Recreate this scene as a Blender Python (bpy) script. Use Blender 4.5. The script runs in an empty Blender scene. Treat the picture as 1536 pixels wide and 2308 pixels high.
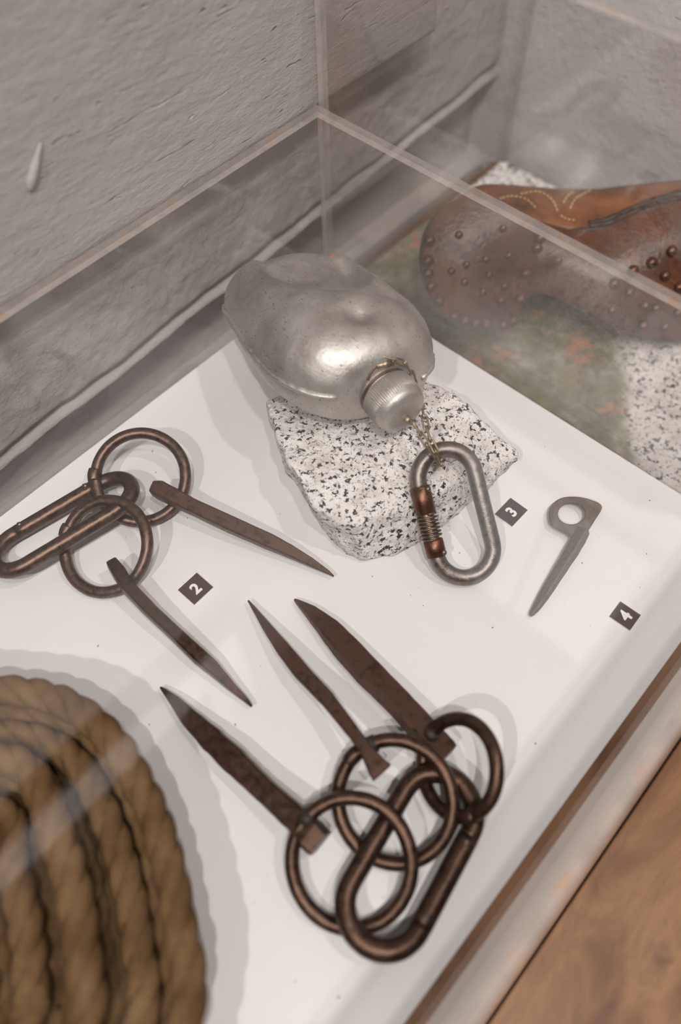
import bpy, bmesh, math, random
import numpy as np
from mathutils import Vector, Matrix, noise
random.seed(7)
PI = math.pi
scene = bpy.context.scene
col = scene.collection

# ------------------------------------------------------------------ camera
CL = np.array([-0.405098, -0.402945, 0.500595])           # metres; display board top is z = 0
CR = np.array([[0.6750804, -0.7375666, -0.0161877],       # rows: camera right, up, back
               [0.6377306, 0.5723901, 0.5154311],
               [-0.3708991, -0.3582808, 0.8567781]])
FPX = 1711.78                                             # focal length in pixels of the 1536 x 2308 frame
cd = bpy.data.cameras.new('camera'); cam = bpy.data.objects.new('camera', cd); col.objects.link(cam)
M = Matrix.Identity(4)
for i in range(3):
    for j in range(3):
        M[i][j] = float(CR[j][i])
    M[i][3] = float(CL[i])
cam.matrix_world = M
cd.sensor_fit = 'VERTICAL'; cd.sensor_height = 36.0; cd.lens = 36.0 * FPX / 2308.0
cd.clip_start = 0.01; cd.clip_end = 50
cd.dof.use_dof = True; cd.dof.focus_distance = 0.565; cd.dof.aperture_fstop = 2.3
scene.camera = cam

# ------------------------------------------------------------------ world, lamps, exposure
w = bpy.data.worlds.new('world'); scene.world = w; w.use_nodes = True
w.node_tree.nodes['Background'].inputs[0].default_value = (0.93, 0.93, 0.97, 1)
w.node_tree.nodes['Background'].inputs[1].default_value = 0.06
def lamp(name, loc, target, power, size, color=(1, 0.955, 0.92), spot=1.2, blend=0.6):
    l = bpy.data.lights.new(name, 'SPOT'); l.energy = power; l.shadow_soft_size = size
    l.color = color; l.spot_size = spot; l.spot_blend = blend
    o = bpy.data.objects.new(name, l); col.objects.link(o); o.location = loc
    d = Vector(target) - Vector(loc); o.rotation_euler = d.to_track_quat('-Z', 'Y').to_euler()
    return o
lamp('track_spot_side', (-1.35, -0.55, 1.55), (-0.2, -0.15, 0), 46, 0.022)
lamp('track_spot_front', (-0.80, -0.84, 1.78), (-0.2, -0.05, 0.05), 56, 0.022)
lamp('track_spot_window_side', (0.22, -0.92, 1.78), (-0.1, -0.05, 0.05), 30, 0.025)
lamp('track_spot_boot', (-0.42, -0.80, 1.80), (0.12, -0.08, 0.0), 29, 0.025)
scene.view_settings.view_transform = 'Standard'; scene.view_settings.look = 'None'
scene.view_settings.exposure = -0.1; scene.view_settings.gamma = 1.0
scene.view_settings.use_curve_mapping = False
scene.cycles.transparent_max_bounces = 28; scene.cycles.use_adaptive_sampling = True; scene.cycles.adaptive_threshold = 0.03
scene.cycles.max_bounces = 7; scene.cycles.diffuse_bounces = 3; scene.cycles.glossy_bounces = 4

# ------------------------------------------------------------------ helpers
def V(a): return Vector((float(a[0]), float(a[1]), float(a[2])))
def ray(px, py): return CR.T @ np.array([px - 768.0, -(py - 1154.0), -FPX])
def P(px, py, z=0.0):
    """point of the place at height z that the photograph shows at (px, py)"""
    d = ray(px, py); t = (z - CL[2]) / d[2]
    return V(CL + t * d)
def PPL(px, py, o, n):
    d = V(ray(px, py)); c = V(CL); t = (o - c).dot(n) / d.dot(n)
    return c + d * t
def PR(p):
    q = CR @ (np.array(p) - CL); return (768 + FPX * q[0] / -q[2], 1154 - FPX * q[1] / -q[2])
def ppm(p):
    q = CR @ (np.array(p) - CL); return FPX / -q[2]

def mesh_obj(name, bm, mats, parent=None, smooth=True):
    me = bpy.data.meshes.new(name); bm.to_mesh(me); bm.free()
    if not isinstance(mats, (list, tuple)): mats = [mats]
    for m in mats: me.materials.append(m)
    if smooth:
        for p in me.polygons: p.use_smooth = True
    o = bpy.data.objects.new(name, me); col.objects.link(o)
    if parent is not None:
        o.parent = parent
        q = parent; off = Vector((0, 0, 0))
        while q is not None: off += q.location; q = q.parent
        o.location = -off
    return o
def tag(o, label=None, cat=None, group=None, kind=None):
    if label: o['label'] = label
    if cat: o['category'] = cat
    if group: o['group'] = group
    if kind: o['kind'] = kind
    return o
def thing(name, loc, label, cat, group=None):
    o = bpy.data.objects.new(name, None); col.objects.link(o); o.location = loc; o.empty_display_size = 0.02
    return tag(o, label, cat, group)

def add_box(bm, x0, x1, y0, y1, z0, z1, mi=0):
    vs = [bm.verts.new((x, y, z)) for z in (z0, z1) for y in (y0, y1) for x in (x0, x1)]
    for f in ((0, 2, 3, 1), (4, 5, 7, 6), (0, 1, 5, 4), (2, 6, 7, 3), (0, 4, 6, 2), (1, 3, 7, 5)):
        bm.faces.new([vs[i] for i in f]).material_index = mi
def box(name, b, mat, parent=None, bevel=0.0):
    bm = bmesh.new(); add_box(bm, *b)
    if bevel: bmesh.ops.bevel(bm, geom=bm.edges[:], offset=bevel, segments=2, affect='EDGES', profile=0.6)
    return mesh_obj(name, bm, mat, parent, smooth=False)

def frames(pts, closed=False, up=None):
    n = len(pts); T = []
    for i in range(n):
        a = pts[(i - 1) % n] if (closed or i > 0) else pts[i]
        b = pts[(i + 1) % n] if (closed or i < n - 1) else pts[i]
        T.append((b - a).normalized())
    ref = up or (Vector((0, 0, 1)) if abs(T[0].z) < 0.9 else Vector((1, 0, 0)))
    N = (ref - T[0] * ref.dot(T[0])).normalized(); out = []
    for i in range(n):
        N = (N - T[i] * N.dot(T[i])).normalized()
        out.append((T[i], N, T[i].cross(N)))
    return out
def add_tube(bm, pts, r, seg=10, closed=False, up=None, cap=True, jitter=0.0, mi=0):
    pts = [Vector(p) for p in pts]; fr = frames(pts, closed, up); rings = []
    for i, p in enumerate(pts):
        rr = r(i / max(1, len(pts) - 1)) if callable(r) else r
        if jitter: rr *= 1 + jitter * noise.noise(p * 180)
        rings.append([bm.verts.new(p + fr[i][1] * (rr * math.cos(2 * PI * k / seg)) + fr[i][2] * (rr * math.sin(2 * PI * k / seg))) for k in range(seg)])
    m = len(rings)
    for i in range(m if closed else m - 1):
        A, B = rings[i], rings[(i + 1) % m]
        sh = 0
        if closed and i == m - 1:
            sh = min(range(seg), key=lambda s: (A[0].co - B[s].co).length)
        for k in range(seg):
            f = bm.faces.new((A[k], A[(k + 1) % seg], B[(k + 1 + sh) % seg], B[(k + sh) % seg])); f.material_index = mi
    if cap and not closed:
        bm.faces.new(rings[0][::-1]).material_index = mi; bm.faces.new(rings[-1]).material_index = mi
def tube(name, pts, r, mat, parent=None, **k):
    bm = bmesh.new(); add_tube(bm, pts, r, **k)
    bmesh.ops.recalc_face_normals(bm, faces=bm.faces[:])
    return mesh_obj(name, bm, mat, parent)
def catmull(pts, per=8, closed=False):
    out = []; n = len(pts)
    rng = range(n) if closed else range(n - 1)
    for i in rng:
        g = lambda k: pts[k % n] if closed else pts[min(max(k, 0), n - 1)]
        p0, p1, p2, p3 = g(i - 1), g(i), g(i + 1), g(i + 2)
        for s in range(per):
            t = s / per
            out.append(0.5 * ((2 * p1) + (p2 - p0) * t + (2 * p0 - 5 * p1 + 4 * p2 - p3) * t * t + (3 * p1 - p0 - 3 * p2 + p3) * t ** 3))
    if not closed: out.append(pts[-1].copy())
    return out
def lathe(bm, prof, o, ax, seg=48, ridge=None, mi=0):
    """prof: (distance along ax, radius, ridged?)"""
    ax = ax.normalized(); a = ax.orthogonal().normalized(); b = ax.cross(a); rings = []
    for s, r, rd in prof:
        ring = []
        for k in range(seg):
            rr = r + (ridge * (1 if k % 4 < 2 else 0) if (rd and ridge) else 0)
            t = 2 * PI * k / seg
            ring.append(bm.verts.new(o + ax * s + a * rr * math.cos(t) + b * rr * math.sin(t)))
        rings.append(ring)
    for A, B in zip(rings, rings[1:]):
        for k in range(seg):
            bm.faces.new((A[k], A[(k + 1) % seg], B[(k + 1) % seg], B[k])).material_index = mi
    bm.faces.new(rings[0][::-1]); bm.faces.new(rings[-1])

# ------------------------------------------------------------------ materials
def new_mat(name):
    m = bpy.data.materials.new(name); m.use_nodes = True
    nt = m.node_tree; return m, nt, nt.nodes['Principled BSDF'], nt.links
def coord(nt, scale=(1, 1, 1), rot=(0, 0, 0)):
    tc = nt.nodes.new('ShaderNodeTexCoord'); mp = nt.nodes.new('ShaderNodeMapping')
    mp.inputs['Scale'].default_value = scale; mp.inputs['Rotation'].default_value = rot
    nt.links.new(tc.outputs['Object'], mp.inputs[0]); return mp.outputs[0]
def tex_noise(nt, vec, scale, detail=4, rough=0.6, dist=0.0):
    n = nt.nodes.new('ShaderNodeTexNoise'); n.inputs['Scale'].default_value = scale
    n.inputs['Detail'].default_value = detail; n.inputs['Roughness'].default_value = rough
    n.inputs['Distortion'].default_value = dist
    nt.links.new(vec, n.inputs['Vector']); return n.outputs['Fac']
def ramp(nt, fac, stops, interp='LINEAR'):
    r = nt.nodes.new('ShaderNodeValToRGB'); r.color_ramp.interpolation = interp
    e = r.color_ramp.elements
    while len(e) < len(stops): e.new(0.5)
    for k, (p, c) in enumerate(stops):
        e[k].position = p; e[k].color = (c[0], c[1], c[2], 1) if not isinstance(c, (int, float)) else (c, c, c, 1)
    nt.links.new(fac, r.inputs[0]); return r.outputs[0]
def mixc(nt, fac, a, b, mode='MIX'):
    m = nt.nodes.new('ShaderNodeMix'); m.data_type = 'RGBA'; m.blend_type = mode
    for s, v in ((m.inputs[0], fac), (m.inputs[6], a), (m.inputs[7], b)):
        if isinstance(v, (int, float)): s.default_value = v
        elif isinstance(v, tuple): s.default_value = (v[0], v[1], v[2], 1)
        else: nt.links.new(v, s)
    return m.outputs[2]
def math_n(nt, op, a, b):
    m = nt.nodes.new('ShaderNodeMath'); m.operation = op
    for s, v in ((m.inputs[0], a), (m.inputs[1], b)):
        if isinstance(v, (int, float)): s.default_value = v
        else: nt.links.new(v, s)
    return m.outputs[0]
def bump(nt, bs, h, strength, dist=0.001):
    b = nt.nodes.new('ShaderNodeBump'); b.inputs['Strength'].default_value = strength; b.inputs['Distance'].default_value = dist
    nt.links.new(h, b.inputs['Height']); nt.links.new(b.outputs[0], bs.inputs['Normal']); return b
def metal(name, c1, c2, rough, scale=220, c3=None, metallic=0.85, bstr=0.35):
    m, nt, bs, L = new_mat(name); v = coord(nt)
    n1 = tex_noise(nt, v, scale, 6, 0.65); n2 = tex_noise(nt, v, scale * 6, 3, 0.6)
    c = ramp(nt, n1, [(0.35, c1), (0.65, c2)] if c3 is None else [(0.32, c1), (0.5, c2), (0.7, c3)])
    L.new(c, bs.inputs['Base Color']); bs.inputs['Metallic'].default_value = metallic
    rr = ramp(nt, n1, [(0.3, rough - 0.08), (0.7, rough + 0.12)]); L.new(rr, bs.inputs['Roughness'])
    bump(nt, bs, math_n(nt, 'ADD', n1, math_n(nt, 'MULTIPLY', n2, 0.5)), bstr, 0.0006)
    return m
MT = {}
MT['iron'] = metal('dark_iron', (0.070, 0.042, 0.030), (0.130, 0.083, 0.060), 0.33, 260, (0.18, 0.122, 0.090), 0.88)
MT['iron_dark'] = metal('brown_iron', (0.046, 0.026, 0.018), (0.088, 0.052, 0.036), 0.35, 200, (0.125, 0.075, 0.052), 0.88)
MT['rust'] = metal('rusty_iron', (0.048, 0.026, 0.018), (0.110, 0.058, 0.038), 0.42, 160, (0.078, 0.045, 0.032), 0.6)
MT['steel'] = metal('grey_steel', (0.165, 0.138, 0.12), (0.27, 0.235, 0.21), 0.34, 260, None, 0.85)
MT['grey_piton'] = metal('grey_piton', (0.16, 0.13, 0.11), (0.24, 0.20, 0.17), 0.48, 300, None, 0.5)
MT['copper'] = metal('copper_sleeve', (0.105, 0.046, 0.028), (0.19, 0.088, 0.052), 0.32, 150, None, 0.8)
MT['brass'] = metal('brass', (0.26, 0.205, 0.125), (0.42, 0.345, 0.23), 0.33, 300, None, 0.9)
MT['spring'] = metal('spring_steel', (0.15, 0.11, 0.085), (0.30, 0.22, 0.17), 0.35, 300, None, 0.9)

def mat_alu():
    m, nt, bs, L = new_mat('worn_aluminium'); v = coord(nt)
    n1 = tex_noise(nt, v, 28, 6, 0.65); n2 = tex_noise(nt, v, 420, 4, 0.6)
    vs = coord(nt, (900, 170, 520), (0.4, 0.2, 0.7)); n3 = tex_noise(nt, vs, 1.0, 2, 0.5)
    base = ramp(nt, n1, [(0.3, (0.47, 0.44, 0.41)), (0.6, (0.62, 0.595, 0.565))])
    scr = ramp(nt, n3, [(0.65, 0.0), (0.70, 1.0)])
    c = mixc(nt, scr, base, (0.28, 0.25, 0.22))
    sp = ramp(nt, n2, [(0.60, 0.0), (0.70, 0.6)]); c = mixc(nt, sp, c, (0.40, 0.365, 0.33))
    L.new(c, bs.inputs['Base Color']); bs.inputs['Metallic'].default_value = 0.9
    L.new(ramp(nt, n1, [(0.3, 0.44), (0.7, 0.58)]), bs.inputs['Roughness'])
    h = math_n(nt, 'ADD', math_n(nt, 'MULTIPLY', n1, 3.0), math_n(nt, 'SUBTRACT', math_n(nt, 'MULTIPLY', n2, 0.25), math_n(nt, 'MULTIPLY', scr, 0.15)))
    bump(nt, bs, h, 0.35, 0.0012); return m
MT['alu'] = mat_alu()
m, nt, bs, L = new_mat('orange_paint'); bs.inputs['Base Color'].default_value = (0.72, 0.22, 0.03, 1); bs.inputs['Roughness'].default_value = 0.6
n1 = tex_noise(nt, coord(nt), 300, 3); L.new(ramp(nt, n1, [(0.35, (0.5, 0.2, 0.06)), (0.6, (0.78, 0.24, 0.03))]), bs.inputs['Base Color']); MT['orange'] = m

def mat_granite(name, lichen=False, sc=1.0):
    m, nt, bs, L = new_mat(name)
    v = coord(nt, (1, 1, 1.25), (0.2, 0.1, 0.55))
    n1 = tex_noise(nt, v, 255 * sc, 4, 0.6, 0.35); n2 = tex_noise(nt, coord(nt, (1, 1, 1), (1, 2, 0.5)), 420 * sc, 3, 0.6, 0.3)
    n3 = tex_noise(nt, v, 60 * sc, 4, 0.6)
    base = ramp(nt, n3, [(0.3, (0.60, 0.555, 0.52)), (0.5, (0.80, 0.765, 0.735)), (0.7, (0.88, 0.86, 0.84))])
    g = ramp(nt, n2, [(0.57, 0.0), (0.63, 1.0)]); c = mixc(nt, g, base, (0.34, 0.315, 0.295))
    k = ramp(nt, n1, [(0.56, 0.0), (0.60, 1.0)]); c = mixc(nt, k, c, (0.035, 0.03, 0.028))
    if lichen:
        tc = nt.nodes.new('ShaderNodeTexCoord'); sx = nt.nodes.new('ShaderNodeSeparateXYZ'); L.new(tc.outputs['Object'], sx.inputs[0])
        lo = tex_noise(nt, coord(nt), 14, 5, 0.65); lo2 = tex_noise(nt, coord(nt), 45, 5, 0.7); lo3 = tex_noise(nt, coord(nt, (1, 1, 1), (0, 0, 2)), 22, 4, 0.6)
        # lichen grows on the part of the slab away from its front right corner
        s = math_n(nt, 'ADD', math_n(nt, 'MULTIPLY', sx.outputs[0], 0.60), math_n(nt, 'MULTIPLY', sx.outputs[1], -0.80))
        s = math_n(nt, 'ADD', s, math_n(nt, 'MULTIPLY', math_n(nt, 'SUBTRACT', lo, 0.5), 0.06))
        msk = ramp(nt, s, [(0.28, 1.0), (0.292, 0.0)])
        msk2 = ramp(nt, sx.outputs[0], [(0.20, 1.0), (0.24, 0.0)])
        lm = math_n(nt, 'MULTIPLY', msk, msk2)
        lc = ramp(nt, lo2, [(0.30, (0.05, 0.052, 0.03)), (0.45, (0.16, 0.15, 0.09)), (0.55, (0.23, 0.22, 0.15)), (0.66, (0.40, 0.37, 0.32))])
        yel = ramp(nt, lo3, [(0.50, 0.0), (0.64, 0.85)]); lc = mixc(nt, yel, lc, (0.19, 0.18, 0.045))
        red = ramp(nt, tex_noise(nt, coord(nt, (1, 1, 1), (0, 0, 1)), 26, 5, 0.7), [(0.57, 0.0), (0.64, 0.9)])
        lc = mixc(nt, red, lc, (0.48, 0.20, 0.11))
        c = mixc(nt, lm, c, lc)
    L.new(c, bs.inputs['Base Color']); bs.inputs['Roughness'].default_value = 0.85
    bump(nt, bs, math_n(nt, 'ADD', n2, math_n(nt, 'MULTIPLY', n3, 2.0)), 0.8, 0.0016); return m
MT['granite'] = mat_granite('speckled_granite'); MT['granite_lichen'] = mat_granite('lichen_granite', True, 0.75)

def mat_plaster(name, c1, c2, streak):
    m, nt, bs, L = new_mat(name)
    n0 = tex_noise(nt, coord(nt), 9, 3, 0.5)
    n1 = tex_noise(nt, coord(nt, (75, 150, 240)), 1.0, 6, 0.66, 0.2)       # trowel streaks along the wall
    n2 = tex_noise(nt, coord(nt), 300, 4, 0.6)
    n3 = tex_noise(nt, coord(nt, (34, 60, 230), (0, 0.10, 0)), 1.0, 2, 0.45, 0.35)
    gouge = ramp(nt, n3, [(0.685, 0.0), (0.73, 1.0)])
    n4 = tex_noise(nt, coord(nt), 130, 3, 0.55)
    L.new(ramp(nt, n0, [(0.3, c1), (0.7, c2)]), bs.inputs['Base Color']); bs.inputs['Roughness'].default_value = 0.62
    h = math_n(nt, 'ADD', math_n(nt, 'MULTIPLY', n1, 0.60 * streak), math_n(nt, 'MULTIPLY', n2, 0.20))
    h = math_n(nt, 'ADD', h, math_n(nt, 'MULTIPLY', n4, 0.9 * (1.25 - streak)))
    h = math_n(nt, 'SUBTRACT', h, math_n(nt, 'MULTIPLY', gouge, 0.9 * streak))
    bump(nt, bs, h, 0.75, 0.0028); return m
MT['wall'] = mat_plaster('painted_block', (0.47, 0.435, 0.42), (0.53, 0.495, 0.48), 0.25)
MT['slab'] = mat_plaster('trowelled_plaster', (0.385, 0.35, 0.335), (0.425, 0.39, 0.375), 1.0)
MT['wall2'] = mat_plaster('pale_plaster', (0.66, 0.645, 0.635), (0.73, 0.715, 0.705), 0.5)

def mat_board():
    m, nt, bs, L = new_mat('white_board'); v = coord(nt)
    n1 = tex_noise(nt, v, 6, 3, 0.5); n2 = tex_noise(nt, v, 900, 3, 0.6)
    sp = tex_noise(nt, v, 260, 1, 0.3); spk = ramp(nt, sp, [(0.80, 0.0), (0.815, 1.0)])
    c = ramp(nt, n1, [(0.3, (0.775, 0.762, 0.752)), (0.7, (0.80, 0.79, 0.782))])
    L.new(mixc(nt, spk, c, (0.30, 0.25, 0.21)), bs.inputs['Base Color']); bs.inputs['Roughness'].default_value = 0.42
    bs.inputs['Specular IOR Level'].default_value = 0.35
    bump(nt, bs, n2, 0.12, 0.0006); return m
MT['board'] = mat_board()

def mat_wood():
    m, nt, bs, L = new_mat('varnished_wood')
    v = coord(nt, (1.0, 2.6, 8)); n1 = tex_noise(nt, v, 9, 5, 0.6, 0.9); n2 = tex_noise(nt, coord(nt, (4, 90, 60)), 1.0, 4, 0.6)
    c = ramp(nt, n1, [(0.25, (0.06, 0.020, 0.007)), (0.42, (0.165, 0.068, 0.022)), (0.6, (0.29, 0.145, 0.060)), (0.8, (0.09, 0.034, 0.012))])
    c = mixc(nt, ramp(nt, n2, [(0.4, 0.0), (0.7, 0.35)]), c, (0.14, 0.06, 0.025))
    L.new(c, bs.inputs['Base Color']); bs.inputs['Roughness'].default_value = 0.42; bs.inputs['Specular IOR Level'].default_value = 0.3; bump(nt, bs, n2, 0.15, 0.0008); return m
MT['wood'] = mat_wood()

def mat_acrylic():
    m = bpy.data.materials.new('clear_acrylic'); m.use_nodes = True; nt = m.node_tree; L = nt.links
    nt.nodes.remove(nt.nodes['Principled BSDF']); out = nt.nodes['Material Output']
    fr = nt.nodes.new('ShaderNodeFresnel'); ge = nt.nodes.new('ShaderNodeNewGeometry')
    ior = nt.nodes.new('ShaderNodeMix'); ior.inputs[2].default_value = 1.49; ior.inputs[3].default_value = 1 / 1.49
    L.new(ge.outputs['Backfacing'], ior.inputs[0]); L.new(ior.outputs[0], fr.inputs['IOR'])
    tr = nt.nodes.new('ShaderNodeBsdfTransparent'); tr.inputs[0].default_value = (0.996, 0.993, 0.991, 1)
    gl = nt.nodes.new('ShaderNodeBsdfGlossy'); gl.inputs['Roughness'].default_value = 0.0; gl.inputs[0].default_value = (1, 1, 1, 1)
    mx = nt.nodes.new('ShaderNodeMixShader'); L.new(fr.outputs[0], mx.inputs[0]); L.new(tr.outputs[0], mx.inputs[1]); L.new(gl.outputs[0], mx.inputs[2])
    L.new(mx.outputs[0], out.inputs[0]); return m
def mat_acrylic_edge():
    m = bpy.data.materials.new('polished_acrylic_edge'); m.use_nodes = True; nt = m.node_tree; L = nt.links
    bs = nt.nodes['Principled BSDF']; out = nt.nodes['Material Output']
    n = tex_noise(nt, coord(nt, (60, 60, 60)), 1.0, 3, 0.6)
    L.new(ramp(nt, n, [(0.35, (0.50, 0.46, 0.44)), (0.58, (0.66, 0.60, 0.57)), (0.70, (0.74, 0.50, 0.36))]), bs.inputs['Base Color'])
    bs.inputs['Roughness'].default_value = 0.12
    tr = nt.nodes.new('ShaderNodeBsdfTransparent'); mx = nt.nodes.new('ShaderNodeMixShader'); mx.inputs[0].default_value = 0.45
    L.new(tr.outputs[0], mx.inputs[1]); L.new(bs.outputs[0], mx.inputs[2]); L.new(mx.outputs[0], out.inputs[0]); return m
MT['acrylic'] = mat_acrylic(); MT['acrylic_edge'] = mat_acrylic_edge()

def mat_rope():
    m, nt, bs, L = new_mat('hemp_rope'); v = coord(nt)
    n1 = tex_noise(nt, v, 35, 5, 0.6); n2 = tex_noise(nt, v, 900, 3, 0.65)
    c = ramp(nt, n1, [(0.3, (0.11, 0.060, 0.026)), (0.5, (0.205, 0.120, 0.056)), (0.72, (0.31, 0.20, 0.103))])
    c = mixc(nt, ramp(nt, n2, [(0.35, 0.55), (0.6, 0.0)]), c, (0.15, 0.085, 0.035))
    L.new(c, bs.inputs['Base Color']); bs.inputs['Roughness'].default_value = 0.9; bs.inputs['Specular IOR Level'].default_value = 0.1
    bump(nt, bs, n2, 0.9, 0.0012); return m
MT['rope'] = mat_rope()
def mat_leather(name, a, b, c3, rough):
    m, nt, bs, L = new_mat(name); v = coord(nt); n1 = tex_noise(nt, v, 22, 6, 0.65); n2 = tex_noise(nt, v, 260, 4, 0.6)
    c = ramp(nt, n1, [(0.3, a), (0.52, b), (0.72, c3)]); c = mixc(nt, ramp(nt, n2, [(0.55, 0.0), (0.75, 0.5)]), c, a)
    L.new(c, bs.inputs['Base Color']); bs.inputs['Roughness'].default_value = rough; bump(nt, bs, math_n(nt, 'ADD', n2, n1), 0.4, 0.0012); return m
MT['leather'] = mat_leather('tan_leather', (0.08, 0.025, 0.008), (0.23, 0.078, 0.022), (0.36, 0.14, 0.045), 0.28)
MT['sole'] = mat_leather('sole_leather', (0.045, 0.016, 0.008), (0.115, 0.038, 0.015), (0.18, 0.064, 0.024), 0.30)
MT['leather_dark'] = mat_leather('dark_leather', (0.018, 0.010, 0.008), (0.045, 0.024, 0.016), (0.08, 0.04, 0.025), 0.4)
MT['stitch'] = mat_leather('waxed_thread', (0.45, 0.30, 0.15), (0.6, 0.42, 0.24), (0.66, 0.5, 0.3), 0.6)
def mat_plain(name, c, rough=0.5, spec=0.5):
    m, nt, bs, L = new_mat(name); n = tex_noise(nt, coord(nt), 200, 3)
    L.new(ramp(nt, n, [(0.3, tuple(x * 0.93 for x in c)), (0.7, c)]), bs.inputs['Base Color']); bs.inputs['Roughness'].default_value = rough
    bs.inputs['Specular IOR Level'].default_value = spec; return m
MT['tag_brown'] = mat_plain('brown_tag', (0.055, 0.030, 0.024), 0.38)
MT['tag_white'] = mat_plain('white_print', (0.86, 0.85, 0.84), 0.5)
MT['white_paint'] = mat_plain('white_paint', (0.74, 0.725, 0.715), 0.5)
MT['paper'] = mat_plain('poster_paper', (0.80, 0.79, 0.78), 0.6)
MT['frame'] = mat_plain('dark_frame', (0.05, 0.035, 0.03), 0.4)
MT['ceiling'] = mat_plain('ceiling_paint', (0.16, 0.15, 0.145), 0.8)
MT['eye'] = mat_plain('eye_shadow_iron', (0.03, 0.02, 0.016), 0.6)  # near-black: shade inside piton eyes and gate slots put into the colour

# ------------------------------------------------------------------ the room
def sstep(a, b, x):
    t = min(1, max(0, (x - a) / (b - a))); return t * t * (3 - 2 * t)
WY = 0.034                                   # recessed block wall behind the cases
def wall_grid(name, x0, x1, z0, z1, nx, nz, fy, mat):
    bm = bmesh.new(); g = []
    for j in range(nz + 1):
        row = []
        for i in range(nx + 1):
            x = x0 + (x1 - x0) * i / nx; z = z0 + (z1 - z0) * j / nz
            row.append(bm.verts.new((x, fy(x, z), z)))
        g.append(row)
    for j in range(nz):
        for i in range(nx): bm.faces.new((g[j][i], g[j][i + 1], g[j + 1][i + 1], g[j + 1][i]))
    return mesh_obj(name, bm, mat)
def fy_wall(x, z):
    zj = 0.031 + 0.058 * x + 0.0035 * noise.noise(Vector((x * 12, 3, 0)))
    d = z - zj
    y = WY + 0.012 * math.exp(-(d / 0.0035) ** 2) - 0.0025 * math.exp(-((d + 0.006) / 0.0025) ** 2)
    y += 0.026 * (1 - sstep(-0.020, -0.008, d))                        # next course of blocks sits back
    y += 0.0016 * noise.noise(Vector((x * 30, 7, z * 45))) + 0.0008 * noise.noise(Vector((x * 110, 1, z * 110)))
    return y
wb = wall_grid('wall_back', -1.0, 0.32, -0.06, 0.30, 520, 150, fy_wall, MT['wall']); tag(wb, 'grey painted block wall behind the display cases', None, None, 'structure')
box('wall_back_lower', (-2.6, 0.45, WY, WY + 0.05, -0.95, -0.06), MT['wall'])['kind'] = 'structure'
box('wall_back_upper', (-2.6, 0.45, WY + 0.012, WY + 0.06, 0.298, 2.3), MT['wall'])['kind'] = 'structure'
SZ, SX, SY = 0.150, 0.160, 0.0085             # lower edge, end and face of the proud plaster layer
def fy_slab(x, z):
    y = SY + 0.0006 * noise.noise(Vector((x * 14, 2, z * 30))) + 0.0003 * noise.noise(Vector((x * 40, 5, z * 120)))
    e = min(z - SZ, SX - x)
    if e < 0.004: y += 0.004 * (1 - max(e, 0) / 0.004) ** 2
    return y
bm = bmesh.new(); g = []; nx, nz = 560, 170
xs = [-0.62 + (SX + 0.62) * i / nx for i in range(nx + 1)]; zs = [SZ + 0.36 * j / nz for j in range(nz + 1)]
for z in zs: g.append([bm.verts.new((x, fy_slab(x, z), z)) for x in xs])
for j in range(nz):
    for i in range(nx): bm.faces.new((g[j][i], g[j][i + 1], g[j + 1][i + 1], g[j + 1][i]))
BY = WY + 0.012
low = [bm.verts.new((x, BY, SZ)) for x in xs]; rt = [low[-1]] + [bm.verts.new((SX, BY, z)) for z in zs[1:]]
for i in range(nx): bm.faces.new((low[i], low[i + 1], g[0][i + 1], g[0][i]))
for j in range(nz): bm.faces.new((g[j][nx], rt[j], rt[j + 1], g[j + 1][nx]))
bmesh.ops.recalc_face_normals(bm, faces=bm.faces[:])
sl = mesh_obj('wall_panel', bm, MT['slab']); tag(sl, 'proud trowelled plaster layer on the wall above the low case', None, None, 'structure')
bm = bmesh.new()
dp = PPL(72, 388, Vector((0, SY, 0)), Vector((0, 1, 0)))
add_tube(bm, catmull([dp + Vector((0.012, 0, 0.013)), dp + Vector((0.004, -0.0005, 0.004)), dp + Vector((-0.003, -0.0006, -0.004)), dp + Vector((-0.006, 0, -0.009))], 5), lambda t: 0.0008 + 0.0032 * math.sin(PI * min(1, t * 0.92 + 0.04)) * (0.4 + t * 0.6), seg=10)
mesh_obj('paint_drip', bm, MT['slab'], sl)
box('wall_right', (0.312, 0.36, -2.6, 0.1, -0.95, 2.3), MT['wall2'])['kind'] = 'structure'
m, nt, bs, L = new_mat('daylit_pane'); bs.inputs['Base Color'].default_value = (0.05, 0.05, 0.05, 1)
tcw = coord(nt); L.new(ramp(nt, tex_noise(nt, tcw, 3, 2), [(0.3, (0.88, 0.88, 0.9)), (0.7, (1, 0.99, 0.97))]), bs.inputs['Emission Color']); bs.inputs['Emission Strength'].default_value = 1.1
MT['pane'] = m
wn = thing('window_1', (0.305, -0.22, 0.84), None, None); wn['kind'] = 'structure'; wn['label'] = 'small daylit window in the end wall mirrored in the case lid'
for b in ((-0.385, -0.215), (-0.205, -0.035)): box('pane', (0.306, 0.311, b[0], b[1], 0.86, 1.30), MT['pane'], wn)
for b in ((-0.40, -0.385, 0.845, 1.315), (-0.215, -0.205, 0.86, 1.30), (-0.035, -0.02, 0.845, 1.315), (-0.385, -0.035, 0.845, 0.86), (-0.385, -0.035, 1.30, 1.315)):
    box('window_frame', (0.300, 0.3115, b[0], b[1], b[2], b[3]), MT['white_paint'], wn)
box('ceiling', (-2.6, 0.36, -2.6, 0.1, 2.3, 2.36), MT['ceiling'])['kind'] = 'structure'
box('floor', (-2.6, 0.36, -2.6, 0.1, -1.0, -0.95), MT['wood'])['kind'] = 'structure'

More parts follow.
